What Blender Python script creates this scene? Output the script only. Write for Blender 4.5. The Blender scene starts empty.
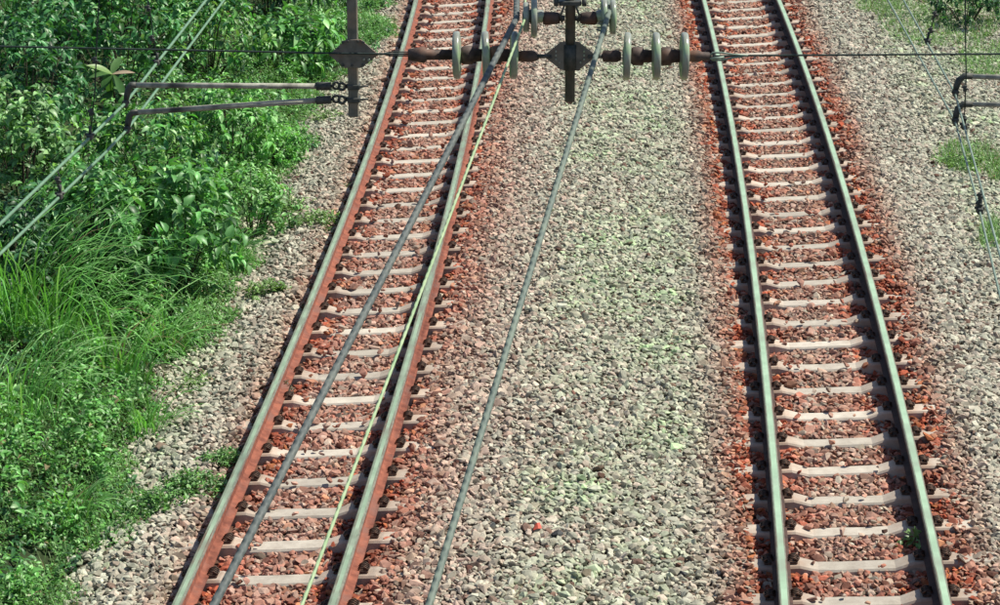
import bpy, bmesh, math, random
import numpy as np
from mathutils import Vector, Matrix
R = math.radians
SC = bpy.context.scene
COL = SC.collection
random.seed(7)
RNG = np.random.default_rng(11)

# ------------------------------------------------------------------ camera, sky, sun, exposure
CAM_H, PITCH, FPX = 7.25, R(18.0), 2500.0          # a hand camera on a footbridge over the line
cam_d = bpy.data.cameras.new('camera')
cam = bpy.data.objects.new('camera', cam_d); COL.objects.link(cam)
cam.location = (0, 0, CAM_H); cam.rotation_euler = (R(90) - PITCH, 0, 0)
cam_d.sensor_fit = 'HORIZONTAL'; cam_d.sensor_width = 36.0; cam_d.lens = 36.0 * FPX / 1000.0
cam_d.clip_start = 0.1; cam_d.clip_end = 3000
SC.camera = cam

SUN_TO = Vector((0.57, 0.17, 0.80)).normalized()   # direction towards the sun
W = bpy.data.worlds.new('World'); SC.world = W; W.use_nodes = True
wn = W.node_tree.nodes; wl = W.node_tree.links
sky = wn.new('ShaderNodeTexSky'); sky.sky_type = 'NISHITA'; sky.sun_disc = False
sky.sun_elevation = math.asin(SUN_TO.z)
sky.sun_rotation = math.atan2(SUN_TO.x, SUN_TO.y)
sky.air_density = 1.0; sky.dust_density = 0.6; sky.ozone_density = 1.0
wl.new(sky.outputs['Color'], wn['Background'].inputs['Color'])
wn['Background'].inputs['Strength'].default_value = 0.092
sun_d = bpy.data.lights.new('sun', 'SUN'); sun_d.energy = 5.0; sun_d.angle = R(0.53); sun_d.color = (1.0, 0.975, 0.84)
sun = bpy.data.objects.new('sun', sun_d); COL.objects.link(sun)
sun.rotation_euler = (-SUN_TO).to_track_quat('-Z', 'Y').to_euler(); sun.location = (20, 10, 30)
SC.view_settings.view_transform = 'Standard'; SC.view_settings.look = 'None'
SC.view_settings.exposure = 0.36; SC.view_settings.gamma = 1.0

# ------------------------------------------------------------------ helpers
def ray(px, py):
    u = (px - 500) / FPX; v = (py - 302.5) / FPX
    return np.array([u, math.cos(PITCH) - v * math.sin(PITCH), -math.sin(PITCH) - v * math.cos(PITCH)])
def at_z(px, py, z):                       # where the sight line meets height z
    r = ray(px, py); t = (z - CAM_H) / r[2]
    return Vector((r[0] * t, r[1] * t, z))
def at_y(px, py, y):                       # where it meets the upright plane at distance y
    r = ray(px, py); t = y / r[1]
    return Vector((r[0] * t, y, CAM_H + r[2] * t))

def tag(o, label=None, cat=None, group=None, kind=None):
    if label: o['label'] = label
    if cat: o['category'] = cat
    if group: o['group'] = group
    if kind: o['kind'] = kind
    return o
def empty(name, loc=(0, 0, 0), label=None, cat=None, group=None, rot=None):
    o = bpy.data.objects.new(name, None); COL.objects.link(o); o.location = loc; o.empty_display_size = 0.1
    if rot: o.rotation_euler = rot
    return tag(o, label, cat, group)
def link(name, me, parent=None, loc=(0, 0, 0), rot=(0, 0, 0)):
    o = bpy.data.objects.new(name, me); COL.objects.link(o)
    if parent: o.parent = parent
    o.location = loc; o.rotation_euler = rot
    return o
def mesh_of(bm, name, *mats, smooth=False):
    me = bpy.data.meshes.new(name); bm.to_mesh(me); bm.free()
    for m in mats: me.materials.append(m)
    if smooth:
        for p in me.polygons: p.use_smooth = True
    return me
def box(bm, c, s, mat=None, mi=0, bev=0):
    r = bmesh.ops.create_cube(bm, size=1.0)
    vs = r['verts']
    for v in vs: v.co = Vector((v.co.x * s[0], v.co.y * s[1], v.co.z * s[2]))
    fs = set(f for v in vs for f in v.link_faces)
    if bev:
        es = list(set(e for v in vs for e in v.link_edges))
        rr = bmesh.ops.bevel(bm, geom=es, offset=bev, segments=1, affect='EDGES')
        vs = list(set(v for f in rr['faces'] for v in f.verts) | set(v for v in vs if v.is_valid)); fs = set(f for v in vs for f in v.link_faces)
    for f in fs: f.material_index = mi
    for v in vs:
        p = v.co
        if mat is not None: p = mat @ p
        v.co = p + Vector(c)
def tube(bm, pts, rad, n=8, caps=True, mi=0):
    pts = [Vector(p) for p in pts]
    rads = rad if isinstance(rad, (list, tuple)) else [rad] * len(pts)
    rings = []; prev = None
    for i, p in enumerate(pts):
        t = (pts[min(i + 1, len(pts) - 1)] - pts[max(i - 1, 0)]).normalized()
        a = prev if prev is not None else (Vector((0, 0, 1)) if abs(t.z) < 0.9 else Vector((1, 0, 0)))
        s = t.cross(a).normalized(); a2 = s.cross(t).normalized(); prev = a2
        rings.append([bm.verts.new(p + (s * math.cos(k * 2 * math.pi / n) + a2 * math.sin(k * 2 * math.pi / n)) * rads[i]) for k in range(n)])
    for a, b in zip(rings, rings[1:]):
        for k in range(n):
            f = bm.faces.new((a[k], a[(k + 1) % n], b[(k + 1) % n], b[k])); f.smooth = True; f.material_index = mi
    if caps:
        bm.faces.new(list(reversed(rings[0]))).material_index = mi; bm.faces.new(rings[-1]).material_index = mi
def lathe_x(bm, prof, n=24, c=(0, 0, 0), mi=0):        # profile of (x, radius) turned about the X axis
    rings = []
    for x, r in prof:
        if r < 1e-5: rings.append([bm.verts.new((c[0] + x, c[1], c[2]))])
        else: rings.append([bm.verts.new((c[0] + x, c[1] + r * math.cos(k * 2 * math.pi / n), c[2] + r * math.sin(k * 2 * math.pi / n))) for k in range(n)])
    for a, b in zip(rings, rings[1:]):
        for k in range(n):
            q = [a[k % len(a)], a[(k + 1) % len(a)], b[(k + 1) % len(b)], b[k % len(b)]]
            q = [v for i, v in enumerate(q) if v not in q[:i]]
            if len(q) > 2:
                f = bm.faces.new(q); f.smooth = True; f.material_index = mi
def np_mesh(name, verts, faces, k, mats, colors=None):  # faces: (n,k) index array
    me = bpy.data.meshes.new(name)
    me.vertices.add(len(verts)); me.vertices.foreach_set('co', np.asarray(verts, np.float32).ravel())
    n = len(faces); me.loops.add(n * k); me.polygons.add(n)
    me.loops.foreach_set('vertex_index', np.asarray(faces, np.int32).ravel())
    me.polygons.foreach_set('loop_start', np.arange(0, n * k, k, dtype=np.int32))
    me.polygons.foreach_set('loop_total', np.full(n, k, np.int32))
    me.update(calc_edges=True)
    if colors is not None:
        a = me.attributes.new('col', 'FLOAT_COLOR', 'POINT')
        c4 = np.ones((len(verts), 4), np.float32); c4[:, :3] = colors
        a.data.foreach_set('color', c4.ravel())
    for m in mats: me.materials.append(m)
    return me
_ph = np.random.default_rng(3).uniform(0, 6.28, (12, 3)); _dr = np.random.default_rng(4).uniform(-1, 1, (12, 2))
def noise2(x, y, sc=1.0, seed=0):                       # smooth pseudo noise in about -1..1
    r = np.random.default_rng(100 + seed); s = 0
    for i in range(9):
        a = r.uniform(0, 6.28); f = sc * (0.7 + 0.35 * i) ; p = r.uniform(0, 6.28)
        s = s + np.sin((x * math.cos(a) + y * math.sin(a)) * f + p + 1.3 * np.sin((x * math.sin(a) - y * math.cos(a)) * f * 0.6 + p * 2)) / (1 + 0.25 * i)
    return s / 3.2
def sstep(a, b, x):
    t = np.clip((x - a) / (b - a), 0, 1); return t * t * (3 - 2 * t)

# ------------------------------------------------------------------ materials
def nodes(name):
    m = bpy.data.materials.new(name); m.use_nodes = True
    nt = m.node_tree; return m, nt.nodes, nt.links, nt.nodes['Principled BSDF']
def mat_noise(name, c1, c2, scale=20, rough=0.8, metal=0.0, c3=None, scale2=3, bump=0.0, spec=0.3, lo=0.35, hi=0.65):
    m, N, L, b = nodes(name)
    tc = N.new('ShaderNodeTexCoord')
    n1 = N.new('ShaderNodeTexNoise'); n1.inputs['Scale'].default_value = scale; n1.inputs['Detail'].default_value = 6
    L.new(tc.outputs['Object'], n1.inputs['Vector'])
    r = N.new('ShaderNodeValToRGB'); r.color_ramp.elements[0].position = lo; r.color_ramp.elements[1].position = hi
    r.color_ramp.elements[0].color = (*c1, 1); r.color_ramp.elements[1].color = (*c2, 1)
    L.new(n1.outputs['Fac'], r.inputs['Fac']); out = r.outputs['Color']
    if c3:
        n2 = N.new('ShaderNodeTexNoise'); n2.inputs['Scale'].default_value = scale2; n2.inputs['Detail'].default_value = 8
        L.new(tc.outputs['Object'], n2.inputs['Vector'])
        r2 = N.new('ShaderNodeValToRGB'); r2.color_ramp.elements[0].position = 0.5; r2.color_ramp.elements[1].position = 0.68
        L.new(n2.outputs['Fac'], r2.inputs['Fac'])
        mx = N.new('ShaderNodeMixRGB'); mx.inputs['Color2'].default_value = (*c3, 1)
        L.new(r2.outputs['Color'], mx.inputs['Fac']); L.new(out, mx.inputs['Color1']); out = mx.outputs['Color']
    L.new(out, b.inputs['Base Color'])
    b.inputs['Roughness'].default_value = rough; b.inputs['Metallic'].default_value = metal; b.inputs['Specular IOR Level'].default_value = spec
    if bump:
        bp = N.new('ShaderNodeBump'); bp.inputs['Strength'].default_value = bump; bp.inputs['Distance'].default_value = 0.01
        L.new(n1.outputs['Fac'], bp.inputs['Height']); L.new(bp.outputs['Normal'], b.inputs['Normal'])
    return m
M = {}
M['rail_side'] = mat_noise('rail_rust', (0.16, 0.050, 0.033), (0.30, 0.10, 0.062), 14, 0.85, c3=(0.20, 0.09, 0.07), scale2=5, bump=0.3)
M['rail_side_shaded'] = mat_noise('rail_shaded_rust', (0.05, 0.032, 0.028), (0.10, 0.052, 0.042), 14, 0.85, c3=(0.07, 0.045, 0.04), scale2=5, bump=0.3)  # right track: rust darkened, shade on the rail sides painted into the colour
M['rail_top'] = mat_noise('rail_running_surface', (0.38, 0.52, 0.35), (0.48, 0.64, 0.44), 6, 0.45, 0.3, c3=(0.36, 0.43, 0.31), scale2=2)
M['rail_top_dull'] = mat_noise('rail_dull_running_surface', (0.28, 0.37, 0.25), (0.40, 0.50, 0.35), 6, 0.5, 0.3, c3=(0.25, 0.25, 0.19), scale2=2)
M['rail_shoulder'] = mat_noise('rail_head_shoulder', (0.20, 0.235, 0.165), (0.30, 0.34, 0.25), 9, 0.55, 0.3, c3=(0.17, 0.12, 0.085), scale2=3)
M['rail_edge'] = mat_noise('rail_head_edge', (0.13, 0.13, 0.105), (0.22, 0.20, 0.16), 20, 0.6, 0.3, c3=(0.16, 0.10, 0.075), scale2=4)
M['clip'] = mat_noise('clip_iron', (0.035, 0.026, 0.022), (0.13, 0.07, 0.048), 40, 0.6, 0.3)
M['post'] = mat_noise('galvanised_post', (0.075, 0.085, 0.08), (0.13, 0.13, 0.115), 30, 0.6, 0.2, c3=(0.12, 0.085, 0.065), scale2=9)
M['post_brown'] = mat_noise('brown_post', (0.12, 0.115, 0.095), (0.20, 0.18, 0.15), 30, 0.75, 0.0, c3=(0.24, 0.18, 0.13), scale2=9)
M['dark_steel'] = mat_noise('dark_steel', (0.045, 0.052, 0.05), (0.105, 0.10, 0.09), 40, 0.6, 0.2)
M['plate'] = mat_noise('weathered_plate', (0.13, 0.115, 0.095), (0.21, 0.185, 0.155), 25, 0.75, 0.0, c3=(0.19, 0.13, 0.095), scale2=12)
M['cap_iron'] = mat_noise('rusty_cap_iron', (0.05, 0.036, 0.032), (0.12, 0.085, 0.075), 30, 0.7, 0.2, c3=(0.16, 0.085, 0.06), scale2=10)
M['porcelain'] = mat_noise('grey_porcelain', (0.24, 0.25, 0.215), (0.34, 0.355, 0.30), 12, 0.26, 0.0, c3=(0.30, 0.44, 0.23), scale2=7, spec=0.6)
M['arm'] = mat_noise('arm_tube', (0.27, 0.26, 0.22), (0.42, 0.40, 0.34), 40, 0.7, 0.0, c3=(0.07, 0.065, 0.06), scale2=8)
M['cable_grey'] = mat_noise('grey_cable', (0.07, 0.082, 0.082), (0.11, 0.12, 0.115), 30, 0.6, 0.0, c3=(0.13, 0.14, 0.125), scale2=6)
M['cable_green'] = mat_noise('weathered_cable', (0.10, 0.125, 0.11), (0.15, 0.18, 0.15), 30, 0.6, 0.0, c3=(0.18, 0.21, 0.165), scale2=6)
M['wire_yellow'] = mat_noise('pale_green_wire', (0.27, 0.36, 0.20), (0.36, 0.44, 0.26), 20, 0.5, 0.0, c3=(0.21, 0.33, 0.17), scale2=4)
M['contact'] = mat_noise('worn_contact_wire', (0.12, 0.22, 0.14), (0.18, 0.30, 0.19), 20, 0.5, 0.2)
M['thin_wire'] = mat_noise('thin_grey_wire', (0.15, 0.21, 0.17), (0.25, 0.31, 0.25), 20, 0.5, 0.2)
M['span'] = mat_noise('span_wire_steel', (0.02, 0.035, 0.033), (0.045, 0.06, 0.055), 30, 0.6, 0.2)
M['bark'] = mat_noise('bark', (0.035, 0.03, 0.02), (0.09, 0.07, 0.05), 30, 0.9)
M['red'] = mat_noise('faded_red_plastic', (0.45, 0.07, 0.04), (0.55, 0.12, 0.08), 30, 0.5)
M['dark_stone'] = mat_noise('dark_stone', (0.03, 0.03, 0.032), (0.07, 0.07, 0.07), 40, 0.8, bump=0.4)

for key_ in ('cable_grey', 'cable_green', 'wire_yellow'):
    nt_ = M[key_].node_tree; b_ = nt_.nodes['Principled BSDF']
    tc_ = nt_.nodes.new('ShaderNodeTexCoord'); wv = nt_.nodes.new('ShaderNodeTexWave'); wv.wave_type = 'BANDS'; wv.bands_direction = 'DIAGONAL'
    wv.inputs['Scale'].default_value = 9.0; wv.inputs['Distortion'].default_value = 0.6
    bp_ = nt_.nodes.new('ShaderNodeBump'); bp_.inputs['Strength'].default_value = 0.7; bp_.inputs['Distance'].default_value = 0.006
    nt_.links.new(tc_.outputs['Object'], wv.inputs['Vector']); nt_.links.new(wv.outputs['Fac'], bp_.inputs['Height']); nt_.links.new(bp_.outputs['Normal'], b_.inputs['Normal'])

def attr_mat(name, atype, rough=0.85, spec=0.25, grain=0.25, gscale=60):
    m, N, L, b = nodes(name)
    a = N.new('ShaderNodeAttribute'); a.attribute_type = atype; a.attribute_name = 'col'
    tc = N.new('ShaderNodeTexCoord'); n = N.new('ShaderNodeTexNoise'); n.inputs['Scale'].default_value = gscale; n.inputs['Detail'].default_value = 4
    L.new(tc.outputs['Object'], n.inputs['Vector'])
    mr = N.new('ShaderNodeMapRange'); mr.inputs['From Min'].default_value = 0.25; mr.inputs['From Max'].default_value = 0.75
    mr.inputs['To Min'].default_value = 1 - grain; mr.inputs['To Max'].default_value = 1 + grain
    L.new(n.outputs['Fac'], mr.inputs['Value'])
    mx = N.new('ShaderNodeVectorMath'); mx.operation = 'SCALE'
    L.new(a.outputs['Color'], mx.inputs[0]); L.new(mr.outputs['Result'], mx.inputs['Scale'])
    L.new(mx.outputs['Vector'], b.inputs['Base Color'])
    b.inputs['Roughness'].default_value = rough; b.inputs['Specular IOR Level'].default_value = spec
    return m, N, L, b
M['stone'] = attr_mat('ballast_stone', 'INSTANCER', 0.9, 0.15, 0.3, 1.6)[0]
def leaf_mat(name, rough, spec, trans):
    m, N, L, b = attr_mat(name, 'GEOMETRY', rough, spec, 0.15, 25)
    src = b.inputs['Base Color'].links[0].from_socket
    tr = N.new('ShaderNodeBsdfTranslucent'); tint = N.new('ShaderNodeMixRGB'); tint.blend_type = 'MULTIPLY'; tint.inputs['Fac'].default_value = 1
    tint.inputs['Color2'].default_value = (1.05, 1.2, 0.5, 1)
    L.new(src, tint.inputs['Color1']); L.new(tint.outputs['Color'], tr.inputs['Color'])
    mx = N.new('ShaderNodeMixShader'); mx.inputs['Fac'].default_value = trans
    L.new(b.outputs['BSDF'], mx.inputs[1]); L.new(tr.outputs['BSDF'], mx.inputs[2])
    L.new(mx.outputs['Shader'], N['Material Output'].inputs['Surface'])
    return m
M['leaf'] = leaf_mat('leaf', 0.42, 0.45, 0.30)
M['grass'] = leaf_mat('grass_blade', 0.55, 0.3, 0.42)

# sleeper concrete: beige, rust washed over the rail seats
def concrete():
    m, N, L, b = nodes('sleeper_concrete')
    tc = N.new('ShaderNodeTexCoord'); oi = N.new('ShaderNodeObjectInfo')
    off = N.new('ShaderNodeVectorMath'); off.operation = 'ADD'
    sc = N.new('ShaderNodeMath'); sc.operation = 'MULTIPLY'; sc.inputs[1].default_value = 37.0
    L.new(oi.outputs['Random'], sc.inputs[0]); L.new(tc.outputs['Object'], off.inputs[0]); L.new(sc.outputs[0], off.inputs[1])
    n1 = N.new('ShaderNodeTexNoise'); n1.inputs['Scale'].default_value = 9; n1.inputs['Detail'].default_value = 8; n1.inputs['Roughness'].default_value = 0.7
    L.new(off.outputs[0], n1.inputs['Vector'])
    r = N.new('ShaderNodeValToRGB'); e = r.color_ramp.elements
    e[0].position = 0.3; e[0].color = (0.38, 0.325, 0.275, 1); e[1].position = 0.66; e[1].color = (0.55, 0.49, 0.42, 1)
    L.new(n1.outputs['Fac'], r.inputs['Fac'])
    sx = N.new('ShaderNodeSeparateXYZ'); L.new(tc.outputs['Object'], sx.inputs[0])
    ab = N.new('ShaderNodeMath'); ab.operation = 'ABSOLUTE'; L.new(sx.outputs['X'], ab.inputs[0])
    d = N.new('ShaderNodeMath'); d.operation = 'SUBTRACT'; d.inputs[1].default_value = 0.53; L.new(ab.outputs[0], d.inputs[0])
    d2 = N.new('ShaderNodeMath'); d2.operation = 'ABSOLUTE'; L.new(d.outputs[0], d2.inputs[0])
    mr = N.new('ShaderNodeMapRange'); mr.inputs['From Min'].default_value = 0.08; mr.inputs['From Max'].default_value = 0.30; mr.inputs['To Min'].default_value = 0.75; mr.inputs['To Max'].default_value = 0.0
    L.new(d2.outputs[0], mr.inputs['Value'])
    n2 = N.new('ShaderNodeTexNoise'); n2.inputs['Scale'].default_value = 14; n2.inputs['Detail'].default_value = 5; L.new(off.outputs[0], n2.inputs['Vector'])
    mm = N.new('ShaderNodeMath'); mm.operation = 'MULTIPLY'; L.new(mr.outputs[0], mm.inputs[0]); L.new(n2.outputs['Fac'], mm.inputs[1])
    mx = N.new('ShaderNodeMixRGB'); mx.inputs['Color2'].default_value = (0.36, 0.15, 0.075, 1)
    L.new(mm.outputs[0], mx.inputs['Fac']); L.new(r.outputs['Color'], mx.inputs['Color1'])
    br = N.new('ShaderNodeMapRange'); br.inputs['To Min'].default_value = 0.8; br.inputs['To Max'].default_value = 1.12; L.new(oi.outputs['Random'], br.inputs['Value'])
    vs = N.new('ShaderNodeVectorMath'); vs.operation = 'SCALE'; L.new(mx.outputs[0], vs.inputs[0]); L.new(br.outputs[0], vs.inputs['Scale'])
    L.new(vs.outputs[0], b.inputs['Base Color']); b.inputs['Roughness'].default_value = 0.9; b.inputs['Specular IOR Level'].default_value = 0.2
    bp = N.new('ShaderNodeBump'); bp.inputs['Strength'].default_value = 0.4; bp.inputs['Distance'].default_value = 0.008
    L.new(n1.outputs['Fac'], bp.inputs['Height']); L.new(bp.outputs['Normal'], b.inputs['Normal'])
    return m
M['concrete'] = concrete()

# ------------------------------------------------------------------ track alignment (measured from the photograph)
PTS = {'L1': [(605, 178.5), (505, 220), (450, 248.5), (350, 289), (300, 313), (200, 351), (160, 366), (60, 399), (0, 416.5)],
       'L2': [(605, 335.5), (450, 380), (350, 410), (300, 426), (200, 451), (160, 462), (60, 479), (0, 489)],
       'R1': [(605, 786), (505, 779), (450, 773), (350, 764.5), (300, 757.5), (200, 745), (160, 738.5), (60, 720), (0, 704.5)],
       'R2': [(605, 949.5), (505, 926), (450, 913), (350, 890), (300, 876), (200, 849.5), (160, 836), (60, 805), (0, 779)]}
GAUGE, RAIL_H, Z_LOW, Z_HIGH = 1.065, 0.15, 0.17, 0.24
CANT = math.atan2(Z_HIGH - Z_LOW, GAUGE)
Z_BASE = (Z_LOW + Z_HIGH) / 2 - RAIL_H              # rail foot level at the centre line
Z_SEAT = Z_BASE - 0.010                              # top of the sleepers at the rail seat
def centre_poly(a, b):
    X, Y = [], []
    A = np.array([tuple(at_z(x, y, Z_LOW))[:2] for y, x in PTS[a]]); B = np.array([tuple(at_z(x, y, Z_HIGH))[:2] for y, x in PTS[b]])
    pa = np.polyfit(A[:, 1], A[:, 0], 2); pb = np.polyfit(B[:, 1], B[:, 0], 2)
    ys = np.linspace(15, 36, 60)
    return np.polyfit(ys, (np.polyval(pa, ys) + np.polyval(pb, ys)) / 2, 2)
PL, PR = centre_poly('L1', 'L2'), centre_poly('R1', 'R2')
def frame(P, y):                                     # centre, along, side (canted), up
    x = np.polyval(P, y); dx = np.polyval(np.polyder(P), y)
    t = Vector((dx, 1, 0)).normalized(); s = Vector((t.y, -t.x, 0))
    s2 = (s * math.cos(CANT) + Vector((0, 0, math.sin(CANT)))).normalized()
    return Vector((x, y, Z_BASE)), t, s2, s2.cross(t).normalized()
def u_of(P, x, y):
    dx = np.polyval(np.polyder(P), np.clip(y, 0, 60)); return (x - np.polyval(P, np.clip(y, -5, 70))) / np.sqrt(1 + dx * dx)
def edge_left(y):                                    # where the ballast gives way to plants (left track coordinate)
    return -1.42 + 0.16 * np.sin(y * 1.15 + 0.6) + 0.10 * np.sin(y * 2.9 + 1.0) + 0.62 * sstep(29.5, 35.5, y)
TC = math.tan(CANT)
def height(x, y):                                    # top of the ballast / soil
    x = np.asarray(x, float); y = np.asarray(y, float)
    uL, uR = u_of(PL, x, y), u_of(PR, x, y)
    base = Z_SEAT - 0.060
    zl = base + TC * np.clip(uL, -1.05, 1.05) + 0.056 * sstep(0.60, 0.84, np.abs(uL)) - 0.012 * np.exp(-((np.abs(uL) - 0.45) / 0.14) ** 2)
    zr = base + TC * np.clip(uR, -1.05, 1.05) + 0.056 * sstep(0.60, 0.84, np.abs(uR)) - 0.012 * np.exp(-((np.abs(uR) - 0.45) / 0.14) ** 2)
    k = sstep(1.0, np.maximum(1.3, (uL - uR) - 1.0), uL)
    z = zl * (1 - k) + zr * k + 0.05 * np.sin(np.clip(k, 0, 1) * math.pi)
    z = z - 0.20 * np.clip(-1.05 - uL, 0, 0.6) - 0.10 * np.clip(uR - 1.1, 0, 1.8)
    bank = np.clip(-1.75 - uL, 0, None)
    z = z + np.where(bank > 0, 2.4 * (1 - np.exp(-bank * 0.17)), 0)
    far = sstep(3.0, 9.0, uR); z = z + far * 0.25
    return z + 0.018 * noise2(x, y, 1.7, 5)

# ------------------------------------------------------------------ ground: one sheet to the horizon
def ground():
    def axis(lo, hi, step, far0, far1):
        mid = np.arange(lo, hi + 1e-6, step)
        a = lo - np.geomspace(step * 1.5, lo - far0, 16)[::-1] if far0 < lo else []
        b = hi + np.geomspace(step * 1.5, far1 - hi, 18)
        return np.concatenate([a, mid, b])
    xs = axis(-9, 10, 0.16, -600, 600); ys = axis(8, 46, 0.2, -300, 1500)
    X, Y = np.meshgrid(xs, ys); Z = height(X, Y) - 0.02
    v = np.stack([X.ravel(), Y.ravel(), Z.ravel()], 1); nx, ny = len(xs), len(ys)
    i = np.arange(nx - 1)[None, :] + nx * np.arange(ny - 1)[:, None]; i = i.ravel()
    f = np.stack([i, i + 1, i + nx + 1, i + nx], 1)
    uL = u_of(PL, X, Y).ravel(); uR = u_of(PR, X, Y).ravel()
    veg = sstep(0.15, -0.25, uL - edge_left(Y.ravel())); veg = np.maximum(veg, sstep(3.6, 4.8, uR + 0.4 * noise2(X.ravel(), Y.ravel(), 1.1, 2)))
    rust = np.exp(-np.minimum(np.abs(np.abs(uL) - 0.53), np.abs(np.abs(uR) - 0.53)) / 0.3)
    c = np.array([0.19, 0.155, 0.12])[None] * (1 - rust[:, None]) + np.array([0.11, 0.040, 0.026])[None] * rust[:, None]
    c = c * (1 - veg[:, None]) + np.array([0.035, 0.05, 0.022])[None] * veg[:, None]
    m, N, L, b = attr_mat('soil', 'GEOMETRY', 0.95, 0.1, 0.45, 9)
    o = link('ground', np_mesh('ground', v, f, 4, [m], c)); tag(o, kind='structure')
    for p in o.data.polygons: p.use_smooth = True
    return o
ground()

# ------------------------------------------------------------------ the two tracks
def rail_mesh(P, u0, y0, y1, side, top):
    hw, fw = 0.036, 0.064; band = 0.014 if top is M['rail_top_dull'] else 0.021
    prof = [(-fw, 0), (fw, 0), (fw, 0.010), (0.018, 0.026), (0.0085, 0.040), (0.0085, 0.098), (hw - 0.002, 0.110), (hw, 0.114), (hw, 0.138),
            (hw - 0.002, 0.1440), (hw - 0.009, RAIL_H), (band + 0.003, RAIL_H + 0.0006), (-band + 0.003, RAIL_H + 0.0006), (-hw + 0.009, RAIL_H), (-hw + 0.002, 0.1440), (-hw, 0.138), (-hw, 0.114), (-hw + 0.002, 0.110),
            (-0.0085, 0.098), (-0.0085, 0.040), (-0.018, 0.026), (-fw, 0.010)]
    bm = bmesh.new(); rings = []
    for y in np.arange(y0, y1 + 0.01, 0.5):
        c, t, s, up = frame(P, y)
        rings.append([bm.verts.new(c + s * (u0 + a) + up * b) for a, b in prof])
    n = len(prof)
    for a, b in zip(rings, rings[1:]):
        for k in range(n):
            f = bm.faces.new((a[k], b[k], b[(k + 1) % n], a[(k + 1) % n])); f.material_index = 1 if k == 11 else 3 if k in (10, 12) else 2 if k in (8, 9, 13, 14) else 0
    bm.faces.new(rings[0]); bm.faces.new(list(reversed(rings[-1])))
    bmesh.ops.recalc_face_normals(bm, faces=bm.faces)
    return mesh_of(bm, 'rail', side, top, M['rail_edge'], M['rail_shoulder'])
def sleeper_mesh(seed):
    r = random.Random(seed); bm = bmesh.new(); rings = []
    st = [(-1.0, -0.028), (-0.985, -0.012), (-0.72, -0.004), (-0.40, 0.0), (-0.27, -0.042), (-0.1, -0.044), (0.1, -0.044), (0.27, -0.042), (0.40, 0.0), (0.72, -0.004), (0.985, -0.012), (1.0, -0.028)]
    for x, z in st:
        z += r.uniform(-0.003, 0.002); w = 0.087 if abs(x) > 0.35 else 0.080
        w += r.uniform(-0.003, 0.003)
        rings.append([bm.verts.new(p) for p in ((x, -w - 0.035, -0.2), (x, -w - 0.004, z - 0.014), (x, -w + 0.01, z), (x, w - 0.01, z + r.uniform(-.002, .002)), (x, w + 0.004, z - 0.014), (x, w + 0.035, -0.2))])
    for a, b in zip(rings, rings[1:]):
        for k in range(6): bm.faces.new((a[k], b[k], b[(k + 1) % 6], a[(k + 1) % 6]))
    bm.faces.new(rings[0]); bm.faces.new(list(reversed(rings[-1])))
    bmesh.ops.recalc_face_normals(bm, faces=bm.faces)
    return mesh_of(bm, 'sleeper', M['concrete'])
def clip_mesh():                                     # local +x points away from the rail
    bm = bmesh.new()
    box(bm, (0.030, 0, 0.006), (0.075, 0.12, 0.014), bev=0.004)
    box(bm, (0.048, 0, 0.020), (0.026, 0.07, 0.028), bev=0.005)
    for k, y in enumerate((-0.048, -0.016, 0.016, 0.048)):
        tube(bm, [(-0.012, y, 0.030), (0.012, y + 0.003, 0.042), (0.040, y + 0.005, 0.046), (0.068, y, 0.026)], 0.0072, 5)
    tube(bm, [(0.068, -0.048, 0.026), (0.077, -0.02, 0.030), (0.077, 0.02, 0.030), (0.068, 0.048, 0.026)], 0.0072, 5)
    return mesh_of(bm, 'rail_clip', M['clip'])
SLEEPERS = [sleeper_mesh(i) for i in range(5)]; CLIP = clip_mesh()
SPACING = 0.605
SL_POS = {}
def track(P, y_ref, label, key):
    root = empty('railway_track', tuple(frame(P, 16.0)[0]) , label, 'railway track', 'parallel railway tracks')
    inv = Matrix.Translation(-Vector(root.location))
    for u in (-GAUGE / 2, GAUGE / 2):
        o = link('rail', rail_mesh(P, u, 11.0, 47.0, *((M['rail_side'], M['rail_top_dull']) if key == 'L' else (M['rail_side_shaded'], M['rail_top']))), root); o.matrix_local = inv
    pos = []
    y = y_ref
    while y > 13.2:
        _, t, _, _ = frame(P, y); y -= SPACING * t.y
    while y < 43:
        c, t, s, up = frame(P, y)
        yaw = R(random.uniform(-0.7, 0.7)); sh = random.uniform(-0.012, 0.012)
        s2 = (s * math.cos(yaw) + t * math.sin(yaw)).normalized(); t2 = up.cross(s2).normalized()
        c2 = c + up * (Z_SEAT - Z_BASE) + s * sh
        mt = Matrix(((s2.x, t2.x, up.x, c2.x), (s2.y, t2.y, up.y, c2.y), (s2.z, t2.z, up.z, c2.z), (0, 0, 0, 1)))
        o = link('sleeper', random.choice(SLEEPERS), root); o.matrix_local = inv @ mt
        for u in (-GAUGE / 2, GAUGE / 2):
            for d in (-1, 1):
                k = link('rail_clip', CLIP, o, (u - sh + d * 0.064, random.uniform(-.008, .008), 0.002), (0, 0, (0 if d > 0 else math.pi) + random.uniform(-.08, .08))); k.scale = (0.86, 0.86, 0.9)
        pos.append((c2, s2, t2)); y += SPACING * t.y
    SL_POS[key] = pos
track(PL, at_z(285, 577, 0.02).y, 'rusty concrete-sleepered track nearer the overgrown green bank', 'L')
track(PR, at_z(860, 598.6, 0.02).y, 'concrete-sleepered track with mint-bright rail tops beyond the wide gravel strip', 'R')

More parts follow.
